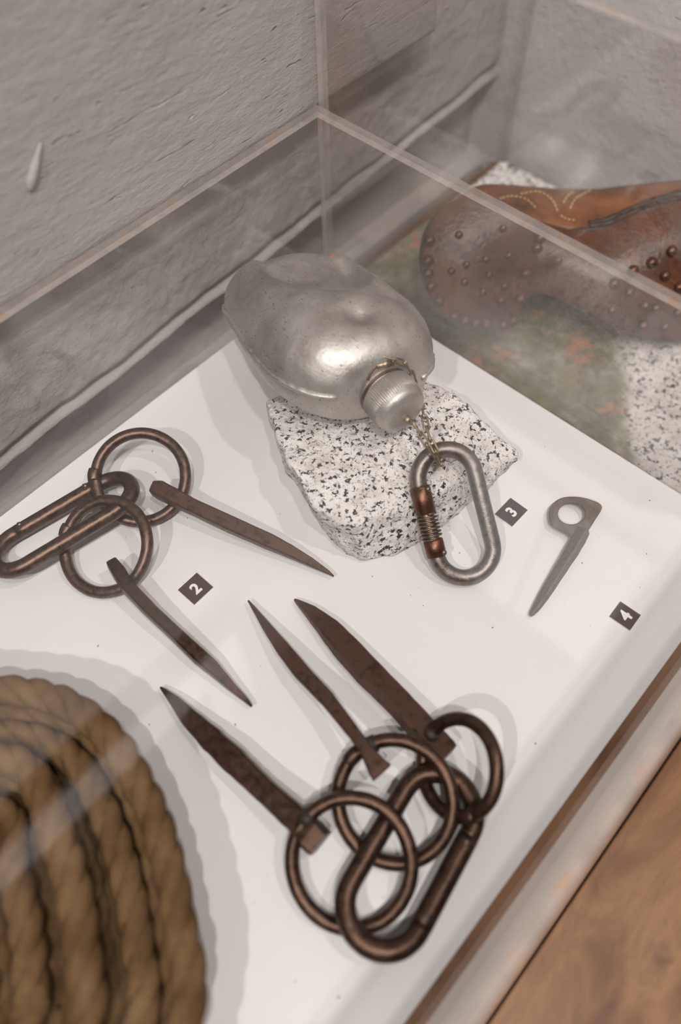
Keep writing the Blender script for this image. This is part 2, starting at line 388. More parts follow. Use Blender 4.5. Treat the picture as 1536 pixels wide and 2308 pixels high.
# display table
TZ = -0.05
tb = thing('display_table', (-0.3, -0.5, -0.95), 'varnished brown wooden table carrying the display cases', 'table')
for k in range(5):
    y0 = 0.02 - 0.25 * (k + 1) + 0.0; y1 = 0.02 - 0.25 * k - 0.0012
    box('plank', (-1.3, 0.305, y0, y1, TZ - 0.03, TZ), MT['wood'], tb, 0.0012)
for x in (-1.22, 0.24):
    for y in (-1.15, -0.06): box('leg', (x - 0.035, x + 0.035, y - 0.035, y + 0.035, -0.95, TZ - 0.03), MT['wood'], tb, 0.003)

# ------------------------------------------------------------------ display board and acrylic cases
FY = -0.44
bd = box('display_board', (-0.745, -0.0005, FY, -0.0005, TZ, 0.0), MT['board'], None, 0.0006)
tag(bd, 'white display board carrying climbing hardware under the low clear case', 'display board')
def panel(name, b, thin, parent):
    bm = bmesh.new(); add_box(bm, *b)
    for f in bm.faces:
        n = f.normal; f.normal_update(); n = f.normal
        f.material_index = 0 if abs(n[thin]) > 0.9 or (thin != 2 and f.calc_center_median().z < 0.1) and abs(n[2]) > 0.9 else 1
    bmesh.ops.recalc_face_normals(bm, faces=bm.faces[:])
    return mesh_obj(name, bm, [MT['acrylic'], MT['acrylic_edge']], parent, smooth=False)
TT = 0.0055
def case(name, x0, x1, y0, y1, zb, zt, label):
    t = thing(name, ((x0 + x1) / 2, (y0 + y1) / 2, zb), label, 'display case')
    panel('top_panel', (x0, x1, y0, y1, zt - TT, zt), 2, t)
    panel('side_panel', (x0, x1, y1 - TT, y1, zb, zt - TT), 1, t)
    panel('side_panel', (x0, x1, y0, y0 + TT, zb, zt - TT), 1, t)
    panel('side_panel', (x1 - TT, x1, y0 + TT, y1 - TT, zb, zt - TT), 0, t)
    panel('side_panel', (x0, x0 + TT, y0 + TT, y1 - TT, zb, zt - TT), 0, t)
    return t
case('acrylic_case', -0.752, 0.0055, FY - 0.0100, 0.0055, TZ, 0.1565, 'low clear acrylic case over the white board with the canteen')
case('acrylic_case', 0.0075, 0.300, FY - 0.0115, 0.0055, TZ, 0.295, 'tall clear acrylic case around the leather boot in the corner')

# framed photograph higher on the wall: only its reflection in the case lid reaches the picture
fr = thing('framed_photograph', (-0.75, WY + 0.01, 0.84), 'dark framed photograph with a white mount, mirrored in the case lid', 'picture frame')
box('picture', (-1.35, -0.28, WY - 0.004, WY + 0.012, 1.00, 1.78), MT['frame'], fr)
for b in ((-1.35, -0.28, 0.865, 1.00), (-1.35, -0.28, 1.78, 1.86), (-1.43, -1.35, 0.865, 1.86), (-0.28, -0.20, 0.865, 1.86)):
    box('mount', (b[0], b[1], WY - 0.006, WY + 0.012, b[2], b[3]), MT['paper'], fr)
for b in ((-1.455, -0.175, 0.84, 0.865), (-1.455, -0.175, 1.86, 1.885), (-1.455, -1.43, 0.865, 1.86), (-0.20, -0.175, 0.865, 1.86)):
    box('frame', (b[0], b[1], WY - 0.018, WY + 0.012, b[2], b[3]), MT['frame'], fr, 0.002)

# ------------------------------------------------------------------ numbered tags
def digit_mesh(ch):
    cu = bpy.data.curves.new('digit', 'FONT'); cu.body = ch; cu.size = 1.0; cu.align_x = 'CENTER'; cu.offset = 0.035; cu.resolution_u = 6
    o = bpy.data.objects.new('digit_tmp', cu); col.objects.link(o); bpy.context.view_layer.update()
    me = bpy.data.meshes.new_from_object(o.evaluated_get(bpy.context.evaluated_depsgraph_get()))
    bpy.data.objects.remove(o); bpy.data.curves.remove(cu)
    co = np.array([v.co[:] for v in me.vertices]); lo, hi = co.min(0), co.max(0)
    return me, lo, hi
def num_tag(ch, corners, label, z0=0.0, lift=0.0):
    pts = [P(a, b, 0) for a, b in corners]; c = sum(pts, Vector()) / 4
    ex = ((pts[0] - pts[3]) + (pts[1] - pts[2])) / 2; ey = ((pts[0] - pts[1]) + (pts[3] - pts[2])) / 2
    hx, hy = ex.length / 2, ey.length / 2; ang = math.atan2(ex.y, ex.x)
    t = thing('number_tag', (c.x, c.y, z0), label, 'number tag'); t.rotation_euler = (lift, 0, ang)
    bm = bmesh.new(); add_box(bm, -hx, hx, -hy, hy, 0.0002, 0.0012)
    o = mesh_obj('core', bm, MT['tag_white'], None, False); o.parent = t
    bm = bmesh.new(); add_box(bm, -hx, hx, -hy, hy, 0.0012, 0.0015)
    o = mesh_obj('face', bm, MT['tag_brown'], None, False); o.parent = t
    me, lo, hi = digit_mesh(ch); s = 0.0092 / (hi[1] - lo[1])
    for v in me.vertices: v.co = ((v.co.x - (lo[0] + hi[0]) / 2) * s, (v.co.y - (lo[1] + hi[1]) / 2) * s, 0.00165)
    me.materials.clear(); me.materials.append(MT['tag_white'])
    d = bpy.data.objects.new('digit', me); col.objects.link(d); d.parent = t
    return t
num_tag('2', [(446, 1291), (480, 1327), (438, 1365), (403, 1331)], 'brown number tag with white 2 beside the upper ring pitons')
num_tag('3', [(1150, 1124), (1190, 1152), (1152, 1190), (1118, 1159)], 'brown number tag with white 3 beside the steel carabiner')
num_tag('4', [(1398, 1357), (1444, 1389), (1419, 1423), (1374, 1391)], 'brown number tag with white 4 near the small eye piton')

# ------------------------------------------------------------------ rings, carabiners and pitons
def plane3(p):
    a, b, c = [P(*q) for q in p]; n = (b - a).cross(c - a).normalized()
    return a, (n if n.z > 0 else -n)
def fit_circle(bbox, pl, r0=0.036, tr=0.0044):
    o, n = pl; x0, y0, x1, y1 = bbox
    c = PPL((x0 + x1) / 2, (y0 + y1) / 2, o, n); r = r0
    u = n.orthogonal().normalized(); v = n.cross(u)
    for it in range(14):
        q = np.array([PR(c + u * ((r + tr) * math.cos(2 * PI * k / 72)) + v * ((r + tr) * math.sin(2 * PI * k / 72))) for k in range(72)])
        lo, hi = q.min(0), q.max(0); cx, cy = (lo + hi) / 2
        s = ((x1 - x0) + (y1 - y0)) / ((hi - lo).sum())
        p0 = PPL(cx, cy, o, n); p1 = PPL((x0 + x1) / 2, (y0 + y1) / 2, o, n); c = c + (p1 - p0); r = (r + tr) * s - tr
    return c, r, u, v
def ring(parent, bbox, pl, joint_px, mat, tr=0.0044):
    c, r, u, v = fit_circle(bbox, pl, tr=tr); n = pl[1]
    jp = PPL(*joint_px, *pl) - c; a0 = math.atan2(jp.dot(v), jp.dot(u)); N = 96
    pts = []
    for k in range(N):
        a = a0 + 2 * PI * k / N
        rr = r * (1 + 0.010 * math.sin(2 * a + 1.3) + 0.004 * noise.noise(Vector((a * 2, r * 900, 0))))
        pts.append(c + u * rr * math.cos(a) + v * rr * math.sin(a) + n * 0.0004 * math.sin(3 * a))
    o = tube('ring', pts, tr, mat, parent, seg=14, closed=True, up=n, jitter=0.03)
    jt = [c + u * (r + 0.0006) * math.cos(a0 + t) + v * (r + 0.0006) * math.sin(a0 + t) + n * 0.0006 for t in np.linspace(-0.10, 0.16, 8)]
    tube('lap_joint', jt, lambda t: tr * (1.06 + 0.10 * math.sin(PI * t)), mat, o, seg=12, up=n)
    return c, r
def add_blade(bm, st, roll=0.0):
    """st: (px, py, z, width in px, thickness in m)"""
    pts = [P(a, b, z) for a, b, z, w_, t_ in st]; rings = []
    for i, p in enumerate(pts):
        a = pts[max(i - 1, 0)]; b = pts[min(i + 1, len(pts) - 1)]; T = (b - a).normalized()
        W = Vector((0, 0, 1)).cross(T).normalized(); U = T.cross(W)
        W, U = W * math.cos(roll) + U * math.sin(roll), U * math.cos(roll) - W * math.sin(roll)
        hw = st[i][3] / ppm(p) / 2; ht = st[i][4] / 2; ch = min(hw, ht) * 0.28
        prof = [(hw, -ht + ch), (hw, ht - ch), (hw - ch, ht), (-hw + ch, ht), (-hw, ht - ch), (-hw, -ht + ch), (-hw + ch, -ht), (hw - ch, -ht)]
        wob = 1 + 0.05 * noise.noise(p * 160)
        rings.append([bm.verts.new(p + W * x * wob + U * y) for x, y in prof])
    for A, B in zip(rings, rings[1:]):
        for k in range(8): bm.faces.new((A[k], A[(k + 1) % 8], B[(k + 1) % 8], B[k]))
    bm.faces.new(rings[0][::-1]); bm.faces.new(rings[-1]); bmesh.ops.recalc_face_normals(bm, faces=bm.faces[:])
def dense(st, n=6):
    out = []
    for a, b in zip(st, st[1:]):
        for k in range(n): out.append(tuple(x + (y - x) * k / n for x, y in zip(a, b)))
    out.append(st[-1]); return out
def piton(st, bbox, pl, joint, eye, mat, rmat, label, roll=0.0, group=None):
    t = thing('ring_piton', P(*st[0][:3]) * 1.0, label, 'piton', group)
    bm = bmesh.new(); add_blade(bm, dense(st, 5), roll); mesh_obj('blade', bm, mat, t, smooth=False)
    c, r = ring(t, bbox, pl, joint, rmat)
    # eye: dark plug, the hole's shade given as colour, where the ring goes through the blade
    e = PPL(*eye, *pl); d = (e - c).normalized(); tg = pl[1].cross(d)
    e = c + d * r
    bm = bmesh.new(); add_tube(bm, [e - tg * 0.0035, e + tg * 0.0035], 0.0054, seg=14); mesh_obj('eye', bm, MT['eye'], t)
    return t
# upper set, by tag 2
piton([(345, 1100, .022, 27, .010), (360, 1104, .022, 37, .010), (395, 1122, .021, 36, .010), (430, 1140, .019, 33, .009), (520, 1182, .015, 35, .009), (610, 1222, .011, 33, .008), (652, 1242, .009, 28, .007), (700, 1267, .007, 19, .005), (740, 1290, .006, 9, .003), (753, 1299, .006, 3, .0015)],
      (206, 960, 428, 1193), plane3([(213, 1090, .0195), (247, 1165, .0095), (420, 1110, .013)]), (207, 1068), (400, 1128), MT['rust'], MT['iron'],
      'rust-brown ring piton pointing at the granite rock, its ring topmost', 0.12)
piton([(252, 1268, .020, 24, .009), (268, 1290, .020, 30, .009), (290, 1325, .020, 29, .009), (340, 1377, .017, 29, .008), (400, 1433, .014, 29, .008), (450, 1480, .011, 33, .008), (478, 1504, .010, 31, .007), (520, 1546, .008, 19, .005), (555, 1578, .006, 10, .003), (568, 1592, .006, 5, .002)],
      (131, 1117, 348, 1347), plane3([(285, 1122, .034), (145, 1240, .011), (300, 1310, .012)]), (138, 1188), (288, 1322), MT['iron_dark'], MT['iron'],
      'dark ring piton directly below-left of the number 2 tag', -0.15)
# lower set
piton([(1008, 1704, .014, 60, .010), (1000, 1696, .014, 64, .011), (955, 1645, .015, 60, .011), (900, 1585, .013, 58, .011), (830, 1515, .010, 62, .010), (775, 1455, .008, 60, .009), (740, 1415, .007, 50, .007), (700, 1378, .006, 30, .005), (672, 1357, .005, 11, .003), (664, 1351, .005, 4, .0015)],
      (930, 1614, 1147, 1848), plane3([(945, 1770, .0055), (1060, 1846, .027), (975, 1650, .020)]), (1058, 1846), (968, 1650), MT['rust'], MT['iron_dark'],
      'broad ring piton with the widest blade, its small ring nearest the case edge', 0.30)
piton([(862, 1742, .033, 52, .006), (850, 1728, .033, 46, .006), (828, 1695, .032, 30, .006), (800, 1655, .030, 28, .006), (740, 1578, .024, 33, .006), (680, 1515, .018, 36, .006), (640, 1465, .014, 32, .006), (605, 1418, .010, 22, .005), (575, 1375, .007, 10, .003), (560, 1354, .006, 4, .0015)],
      (745, 1652, 1040, 1963), plane3([(1030, 1760, .029), (815, 1928, .0050), (760, 1745, .018)]), (797, 1700), (832, 1668), MT['rust'], MT['iron_dark'],
      'slender ring piton lying between the two broad ones of the lower set', 0.0)
piton([(724, 1902, .020, 62, .014), (700, 1878, .020, 66, .014), (670, 1845, .019, 56, .012), (600, 1782, .016, 50, .011), (530, 1715, .013, 56, .010), (480, 1668, .010, 52, .009), (430, 1620, .008, 40, .007), (395, 1580, .006, 24, .005), (370, 1556, .005, 10, .003), (362, 1549, .005, 4, .0015)],
      (642, 1780, 945, 2112), plane3([(898, 1815, .030), (775, 2088, .0048), (652, 1925, .016)]), (800, 2098), (690, 1842), MT['iron_dark'], MT['iron_dark'],
      'ring piton beside the coiled rope, its ring lowest in the picture', -0.25)

def stadium(c1, c2, r, n, N=40):
    """centre line of an oval link; returns points and the index range of the first straight side"""
    ax = (c2 - c1).normalized(); sd = n.cross(ax).normalized(); L = (c2 - c1).length; pts = []
    ns = 24
    for k in range(ns): pts.append(c1 + ax * (L * k / ns) + sd * r)
    for k in range(N): a = PI * k / N; pts.append(c2 + sd * r * math.cos(a) + ax * r * math.sin(a))
    for k in range(ns): pts.append(c2 - ax * (L * k / ns) - sd * r)
    for k in range(N): a = PI * k / N; pts.append(c1 - sd * r * math.cos(a) - ax * r * math.sin(a))
    return pts, ns, ax, sd
def carabiner(c1px, c2px, pl, r, tr, mat, label, sleeve=False, flip=False):
    o, n = pl; c1 = PPL(*c1px, o, n); c2 = PPL(*c2px, o, n)
    if flip: c1, c2 = c2, c1
    pts, ns, ax, sd = stadium(c1, c2, r, n); L = (c2 - c1).length
    t = thing('carabiner', (c1 + c2) / 2, label, 'carabiner')
    k0, k1 = (0, ns) if not sleeve else (0, ns)
    body = pts[k1 - 1:] + pts[:k0 + 2]
    tube('body', body, tr, mat, t, seg=16, up=n, jitter=0.02)
    g0 = c1 + sd * r; g1 = c2 + sd * r
    if not sleeve:
        tube('gate', [g0 + ax * (L * q) for q in np.linspace(0.03, 0.97, 12)], tr * 1.03, mat, t, seg=16, up=n)
        for q in (0.10, 0.88):
            p = g0 + ax * L * q; tube('pin', [p - n * (tr * 1.12), p + n * (tr * 1.12)], 0.0016, MT['steel'], t, seg=10)
            tube('slot', [p + n * tr * 0.72 + sd * tr * 0.7 - ax * .001, p + n * tr * 1.0 - ax * .001, p + n * tr * 0.72 - sd * tr * 0.7 - ax * .001], 0.0009, MT['eye'], t, seg=6)
    else:
        gt = tube('gate', [g0 + ax * (L * q) for q in np.linspace(-0.02, 1.02, 12)], tr * 0.86, MT['spring'], t, seg=16, up=n)
        f = lambda q: g0 + ax * L * q
        def sl(name, a, b, rr, m):
            bm = bmesh.new(); lathe(bm, [(0, rr * .93, 0), (0.0006, rr, 0), (L * (b - a) - 0.0006, rr, 0), (L * (b - a), rr * .93, 0)], f(a), ax, 28)
            bmesh.ops.recalc_face_normals(bm, faces=bm.faces[:]); return mesh_obj(name, bm, m, t)
        s1 = sl('sleeve', 0.60, 0.985, tr * 1.22, MT['copper']); s2 = sl('lock_nut', 0.0, 0.24, tr * 1.20, MT['copper'])
        turns = 7; hel = []
        b = n.cross(ax)
        for k in range(turns * 20 + 1):
            a = 2 * PI * k / 20; hel.append(f(0.25 + 0.35 * k / (turns * 20)) + n * (tr * 1.14) * math.cos(a) + b * (tr * 1.14) * math.sin(a))
        tube('spring', hel, 0.00085, MT['spring'], t, seg=8)
        for q, m_ in ((0.93, s1), (0.045, s2)):
            p = f(q) + (n * 0.75 - sd * 0.66).normalized() * tr * 1.16
            bm = bmesh.new(); bmesh.ops.create_uvsphere(bm, u_segments=14, v_segments=8, radius=0.0023, matrix=Matrix.Translation(p)); mesh_obj('rivet', bm, MT['steel'], m_)
    return t
carabiner((47, 1237), (240, 1122), plane3([(45, 1188, .008), (192, 1093, .0105), (165, 1222, .027)]), 0.0205, 0.0058, MT['iron'], 'dark oval carabiner holding the upper two ring pitons')
carabiner((868, 2040), (985, 1830), plane3([(790, 1990, .017), (920, 1780, .017), (1020, 1960, .017)]), 0.0225, 0.0062, MT['iron_dark'], 'dark oval carabiner linking the three lower ring pitons', flip=True)
carabiner((1048, 1238), (1008, 1078), plane3([(1036, 1300, .007), (996, 1008, .060), (1094, 1132, .0365)]), 0.0205, 0.0060, MT['steel'], 'grey steel locking carabiner with copper sleeve leaning on the granite rock', sleeve=True)

# small eye piton by tag 4
t = thing('eye_piton', P(1290, 1190, 0), 'small grey one-piece piton with a round eye beside tag 4', 'piton')
def Z3(x, y): return (1080 + x / 3.84, 1060 + y / 3.84)
outer = [(605, 380), (612, 335), (640, 290), (690, 250), (750, 232), (830, 228), (920, 240), (1000, 265), (1050, 290), (1068, 325), (1050, 365), (1010, 425), (970, 490), (935, 535), (890, 560), (850, 590), (815, 620), (800, 590), (775, 560), (730, 535), (680, 510), (630, 475), (612, 430)]
hole_c, hrx, hry = (802, 378), 117, 90
bm = bmesh.new(); NO = 64
co = catmull([Vector((a, b, 0)) for a, b in outer], 4, True)
def out_at(ang):   # outline radius by ray from the eye centre
    best = None; d = Vector((math.cos(ang), math.sin(ang)))
    for i in range(len(co)):
        a = co[i]; b = co[(i + 1) % len(co)]
        ax_, ay_ = a.x - hole_c[0], a.y - hole_c[1]; bx_, by_ = b.x - hole_c[0], b.y - hole_c[1]
        den = d.x * (by_ - ay_) - d.y * (bx_ - ax_)
        if abs(den) < 1e-9: continue
        s = (ax_ * (by_ - ay_) - ay_ * (bx_ - ax_)) / den; u_ = (ax_ * d.y - ay_ * d.x) / den
        if s > 0 and 0 <= u_ <= 1: best = s if best is None else max(best, s)
    return best or 150
rows = []
for k in range(NO):
    a = 2 * PI * k / NO; ro = out_at(a); ci, si = math.cos(a), math.sin(a)
    ri = 1 / math.sqrt((ci / hrx) ** 2 + (si / hry) ** 2)
    row = []
    for rr, z in ((ri, .002), (ri, .007), (ri + 8, .0085), (ro - 10, .0085), (ro, .007), (ro, .002)):
        row.append(bm.verts.new(P(*Z3(hole_c[0] + rr * ci, hole_c[1] + rr * si), z)))
    rows.append(row)
for k in range(NO):
    A, B = rows[k], rows[(k + 1) % NO]
    for j in range(6): bm.faces.new((A[j], A[(j + 1) % 6], B[(j + 1) % 6], B[j]))
bmesh.ops.recalc_face_normals(bm, faces=bm.faces[:]); mesh_obj('head', bm, MT['grey_piton'], t, smooth=False)
st = [Z3(x, y) + (z, w_, th) for x, y, z, w_, th in [(905, 520, .0065, 25, .008), (868, 590, .0065, 27, .009), (810, 690, .006, 26, .009), (735, 810, .006, 24, .008), (650, 945, .005, 23, .007), (560, 1090, .004, 21, .006), (500, 1185, .004, 15, .005), (460, 1240, .0035, 9, .004), (444, 1260, .003, 4, .002)]]
bm = bmesh.new(); add_blade(bm, dense(st, 4), 0.45); mesh_obj('blade', bm, MT['grey_piton'], t, smooth=False)

# ------------------------------------------------------------------ granite rock
top = [(600, 905, .042), (625, 985, .048), (655, 1050, .052), (700, 1125, .050), (745, 1165, .046), (800, 1192, .040), (900, 1155, .030), (1000, 1105, .027), (1090, 1065, .024), (1168, 1028, .022), (1130, 985, .030), (1085, 940, .040), (1020, 888, .046), (945, 850, .040), (850, 810, .010), (720, 830, .010)]
bot = [(612, 950, .004), (655, 1070, .0), (700, 1150, .0), (742, 1210, .0), (790, 1256, .0), (832, 1272, .0), (885, 1256, .0), (955, 1220, .0), (1030, 1165, .0), (1090, 1110, .0), (1150, 1055, .0), (1165, 1035, .010), (1080, 960, .0), (900, 880, .0), (700, 880, .0)]
bm = bmesh.new()
for q in top + bot: bm.verts.new(P(*q))
bmesh.ops.convex_hull(bm, input=bm.verts[:])
for v in [v for v in bm.verts if not v.link_faces]: bm.verts.remove(v)
bmesh.ops.triangulate(bm, faces=bm.faces[:])
for it in range(7):
    le = [e for e in bm.edges if e.calc_length() > 0.0042]
    if not le or len(bm.faces) > 60000: break
    bmesh.ops.subdivide_edges(bm, edges=le, cuts=1); bmesh.ops.triangulate(bm, faces=[f for f in bm.faces if len(f.verts) > 3])
for it in range(2): bmesh.ops.smooth_vert(bm, verts=bm.verts[:], factor=0.4, use_axis_x=True, use_axis_y=True, use_axis_z=True)
bm.normal_update()
for v in bm.verts:
    n = v.normal.copy(); p = v.co.copy()
    d = 0.0035 * noise.noise(p * 38) + 0.0022 * noise.noise(p * 95 + Vector((3, 1, 2))) + 0.0012 * noise.noise(p * 260)
    side = 1.0 if abs(n.z) < 0.75 else 0.45
    v.co = p + n * d * side
    if v.co.z < 0.0006: v.co.z = 0.0006
rk = mesh_obj('granite_rock', bm, MT['granite']); tag(rk, 'black-speckled white granite rock propping up the canteen', 'rock')

# ------------------------------------------------------------------ canteen
NK = P(866, 880, .088); BS = P(650, 660, .056)
na = (NK - BS).normalized(); LEN = (NK - BS).length
w0 = Vector((0, 0, 1)).cross(na).normalized(); w0 = -w0 if w0.x < 0 else w0
t0 = na.cross(w0); t0 = t0 if t0.z > 0 else -t0
phi = math.radians(13)
wa = w0 * math.cos(phi) - t0 * math.sin(phi); ta = t0 * math.cos(phi) + w0 * math.sin(phi)
ct = thing('canteen', BS - Vector((0, 0, .04)), 'dented aluminium canteen with ribbed cap lying on the granite rock', 'canteen')
AW, AB, RN = 0.066, 0.046, 0.0165
def sstep(a, b, x):
    t = min(1, max(0, (x - a) / (b - a))); return t * t * (3 - 2 * t)
def prof(s):
    """half width, half thickness along the axis (0 base, 1 neck)"""
    if s < 0.09:
        k = math.sqrt(max(0, 1 - (1 - s / 0.09) ** 2)); e = 0.86 + 0.14 * k
        if s <= 0: e = 0.86
    else: e = 1.0
    a = AW * (0.91 + 0.09 * sstep(0, 0.6, s)) * e; b = AB * (0.95 + 0.05 * sstep(0, 0.5, s)) * e
    if s > 0.55:
        q = min(1, (s - 0.55) / 0.45); k = math.sqrt(max(0, 1 - q ** 2.5))
        a = RN + (a - RN) * k; b = RN + (b - RN) * k
    return a, b
def can_pt(s, th):
    a, b = prof(s); c, sn = math.cos(th), math.sin(th); ex = 2.0 / 2.25
    u = a * math.copysign(abs(c) ** ex, c); v = b * math.copysign(abs(sn) ** ex, sn)
    if sn < 0: v *= 0.84
    if sn > 0:
        # concave flat of the upper face, running out towards the base
        us = u / AW; r = math.hypot((us - 0.08) / 0.64, (s - 0.16) / 0.44)
        v -= 0.0165 * (0.42 + 0.58 * sstep(0.0, 0.28, s)) * (1 - sstep(0.72, 1.02, r)) * sstep(0, 0.3, sn)
        r2 = math.hypot((us + 0.05) / 0.17, (s - 0.76) / 0.06); v -= 0.0060 * math.exp(-r2 * r2)
        r3 = math.hypot((us - 0.5) / 0.25, (s - 0.62) / 0.10); v -= 0.0022 * math.exp(-r3 * r3)
    p = BS + na * (s * LEN) + wa * u + ta * v
    return p + (wa * c + ta * sn) * (0.0011 * noise.noise(p * 42) + 0.0005 * noise.noise(p * 110))
NS, NT = 90, 128; ss = [(i / NS) for i in range(NS + 1)]; ss = [0.0, .004, .012, .025] + [s for s in ss if s > 0.035]
bm = bmesh.new(); rg = [[bm.verts.new(can_pt(s, 2 * PI * k / NT)) for k in range(NT)] for s in ss]
for i, (A, B) in enumerate(zip(rg, rg[1:])):
    for k in range(NT):
        f = bm.faces.new((A[k], A[(k + 1) % NT], B[(k + 1) % NT], B[k])); ang = k / NT * 360; s = ss[i]
        if s < 0.045 and (50 < ang < 58 and s < 0.03 or 130 < ang < 135 and s < 0.03 or 148 < ang < 151 and s < 0.02): f.material_index = 1
bc = bm.verts.new(BS - na * 0.001)
for k in range(NT): bm.faces.new((rg[0][(k + 1) % NT], rg[0][k], bc))
bm.faces.new(rg[-1]); bmesh.ops.recalc_face_normals(bm, faces=bm.faces[:])
cb = mesh_obj('body', bm, [MT['alu'], MT['orange']], ct)
for side, off in ((PI, 0.06), (0.0, -0.06)):
    sp = []
    for k in range(70):
        s = 0.02 + 0.955 * k / 69; p = can_pt(s, side + off * 0); p = p + wa * (0.0006 if side == 0 else -0.0006); sp.append(p + Vector((0, 0, 0.0006 * noise.noise(p * 300))))
    tube('seam', sp, lambda t: 0.0019 + 0.0008 * noise.noise(Vector((t * 60, 0, 0))), MT['alu'], cb, seg=8)
# the rock touches the canteen from below: settle its top under the body
from mathutils.bvhtree import BVHTree
cbm = bmesh.new(); cbm.from_mesh(cb.data); cbt = BVHTree.FromBMesh(cbm)
for v in rk.data.vertices:
    h = cbt.ray_cast(Vector((v.co.x, v.co.y, -0.05)), Vector((0, 0, 1)))
    if h[0] and v.co.z > h[0].z - 0.0006: v.co.z = max(0.0006, h[0].z - 0.0006)
cbm.free()
# neck and cap
CA = (na + Vector((0.06, -0.02, -0.17))).normalized(); CO = NK - na * 0.004
bm = bmesh.new(); lathe(bm, [(-.004, .0172, 0), (.0, .0178, 0), (.003, .0178, 0), (.006, .0165, 0)], CO, CA, 48); mesh_obj('neck', bm, MT['alu'], ct)
bm = bmesh.new()
pts = [CO + CA * 0.004 + (CA.orthogonal().normalized() * math.cos(a) + CA.cross(CA.orthogonal().normalized()) * math.sin(a)) * 0.0185 for a in np.linspace(0, 2 * PI, 48, endpoint=False)]
add_tube(bm, pts, 0.0011, seg=8, closed=True, up=CA); mesh_obj('neck_collar', bm, MT['copper'], ct)
bm = bmesh.new()
lathe(bm, [(.006, .0180, 0), (.0066, .0190, 1), (.0205, .0190, 1), (.0212, .0190, 0), (.0248, .0186, 0), (.0275, .0172, 0), (.0293, .0142, 0), (.0303, .009, 0), (.0306, .002, 0)], CO, CA, 272, 0.0009)
bmesh.ops.recalc_face_normals(bm, faces=bm.faces[:]); cp = mesh_obj('cap', bm, MT['alu'], ct)
rv = CO + CA * 0.0312 + ta * -0.004 + wa * 0.001
bm = bmesh.new(); bmesh.ops.create_uvsphere(bm, u_segments=16, v_segments=10, radius=0.0029, matrix=Matrix.Translation(rv)); mesh_obj('rivet', bm, MT['brass'], cp)
# chain bracket on the shoulder
bq = CO + CA * 0.002 + ta * 0.0205 - wa * 0.002
bm = bmesh.new(); add_tube(bm, [bq - wa * 0.006, bq + wa * 0.007], 0.0024, seg=12)
add_tube(bm, [bq + wa * 0.001 - wa * .0025, bq + wa * .001 + wa * .0025], 0.0031, seg=12); mesh_obj('hinge', bm, MT['brass'], ct)
tube('hinge_wire', catmull([bq - wa * .006, bq - wa * .0105 - ta * .003 + CA * .001, bq - wa * .013 - ta * .008 + CA * .002], 5), 0.0012, MT['copper'], ct, seg=8)
def link_mesh():
    bm = bmesh.new(); pts, ns, ax, sd = stadium(Vector((-.0040, 0, 0)), Vector((.0040, 0, 0)), 0.0020, Vector((0, 0, 1)), 8)
    pts = pts[0:24:6] + pts[24:32] + pts[32:56:6] + pts[56:]
    add_tube(bm, pts, 0.00080, seg=6, closed=True, up=Vector((0, 0, 1)))
    me = bpy.data.meshes.new('chain_link'); bm.to_mesh(me); bm.free(); me.materials.append(MT['brass'])
    for p in me.polygons: p.use_smooth = True
    return me
LK = link_mesh()
ch = bpy.data.objects.new('chain', None); col.objects.link(ch); ch.parent = ct
def chain(pts, pitch=0.0088):
    c = catmull(pts, 30); acc = 0; last = c[0]; pos = [c[0]]
    for p in c[1:]:
        acc += (p - last).length; last = p
        if acc >= pitch: pos.append(p); acc = 0
    for i, (a, b) in enumerate(zip(pos, pos[1:])):
        T = (b - a).normalized(); ref = Vector((-0.37, -0.36, 0.86)); N = (ref - T * ref.dot(T)).normalized(); B = N.cross(T)
        an = 0.35 if i % 2 == 0 else 1.35
        n2 = N * math.cos(an) + B * math.sin(an); b2 = n2.cross(T)
        o = bpy.data.objects.new('chain_link', LK); col.objects.link(o); o.parent = ch
        mw = Matrix(((T.x, b2.x, n2.x, 0), (T.y, b2.y, n2.y, 0), (T.z, b2.z, n2.z, 0), (0, 0, 0, 1))); mid = (a + b) / 2 - ct.location
        mw.translation = mid; o.matrix_local = mw
gp = lambda px, py, z: P(px, py, z)
chain([bq + ta * .002 - CA * .012, bq + ta * .004 - CA * .004, bq + ta * .003 + wa * .005, bq + wa * .014 + ta * .001 + CA * .002, bq + wa * .020 - ta * .008 + CA * .006, bq + wa * .022 - ta * .020 + CA * .012, gp(948, 905, .080), gp(958, 945, .079), gp(968, 985, .076), gp(984, 1020, .072), gp(992, 1044, .062)])
chain([rv + CA * 0.001, gp(934, 955, .090), gp(955, 990, .082), gp(972, 1016, .077), gp(988, 1040, .067)])
chain([gp(985, 1030, .066), gp(994, 1044, .061), gp(986, 1052, .058)], 0.005)

# ------------------------------------------------------------------ coiled rope
base = [tuple(P(a, b, .047)[:2]) for a, b in ((0, 1557), (150, 1587), (250, 1665), (325, 1790), (372, 1920), (405, 2080), (420, 2290))] + [(-.54, -.388), (-.62, -.400), (-.685, -.345), (-.715, -.26), (-.71, -.17), (-.665, -.095), (-.58, -.062), (-.50, -.080)]
lp = catmull([Vector((a, b, 0)) for a, b in base], 24, True); n0 = len(lp); RR = 0.0095
nrm = []
for i in range(n0):
    T = (lp[(i + 2) % n0] - lp[i - 2]).normalized(); nrm.append(Vector((-T.y, T.x, 0)))
ctr = Vector((-.57, -.23, 0))
nrm = [(n if n.dot(ctr - p) > 0 else -n) for n, p in zip(nrm, lp)]
loops = [(.102, .0108), (.075, .0108), (.045, .0108), (.024, .0108), (.118, .0108), (.116, .0290), (.112, .0470), (.090, .0108), (.084, .0290), (.062, .0108), (.057, .0290), (.050, .0470), (.032, .0108), (.0260, .0290), (.0135, .0108), (.0065, .0290), (.0, .0470)]
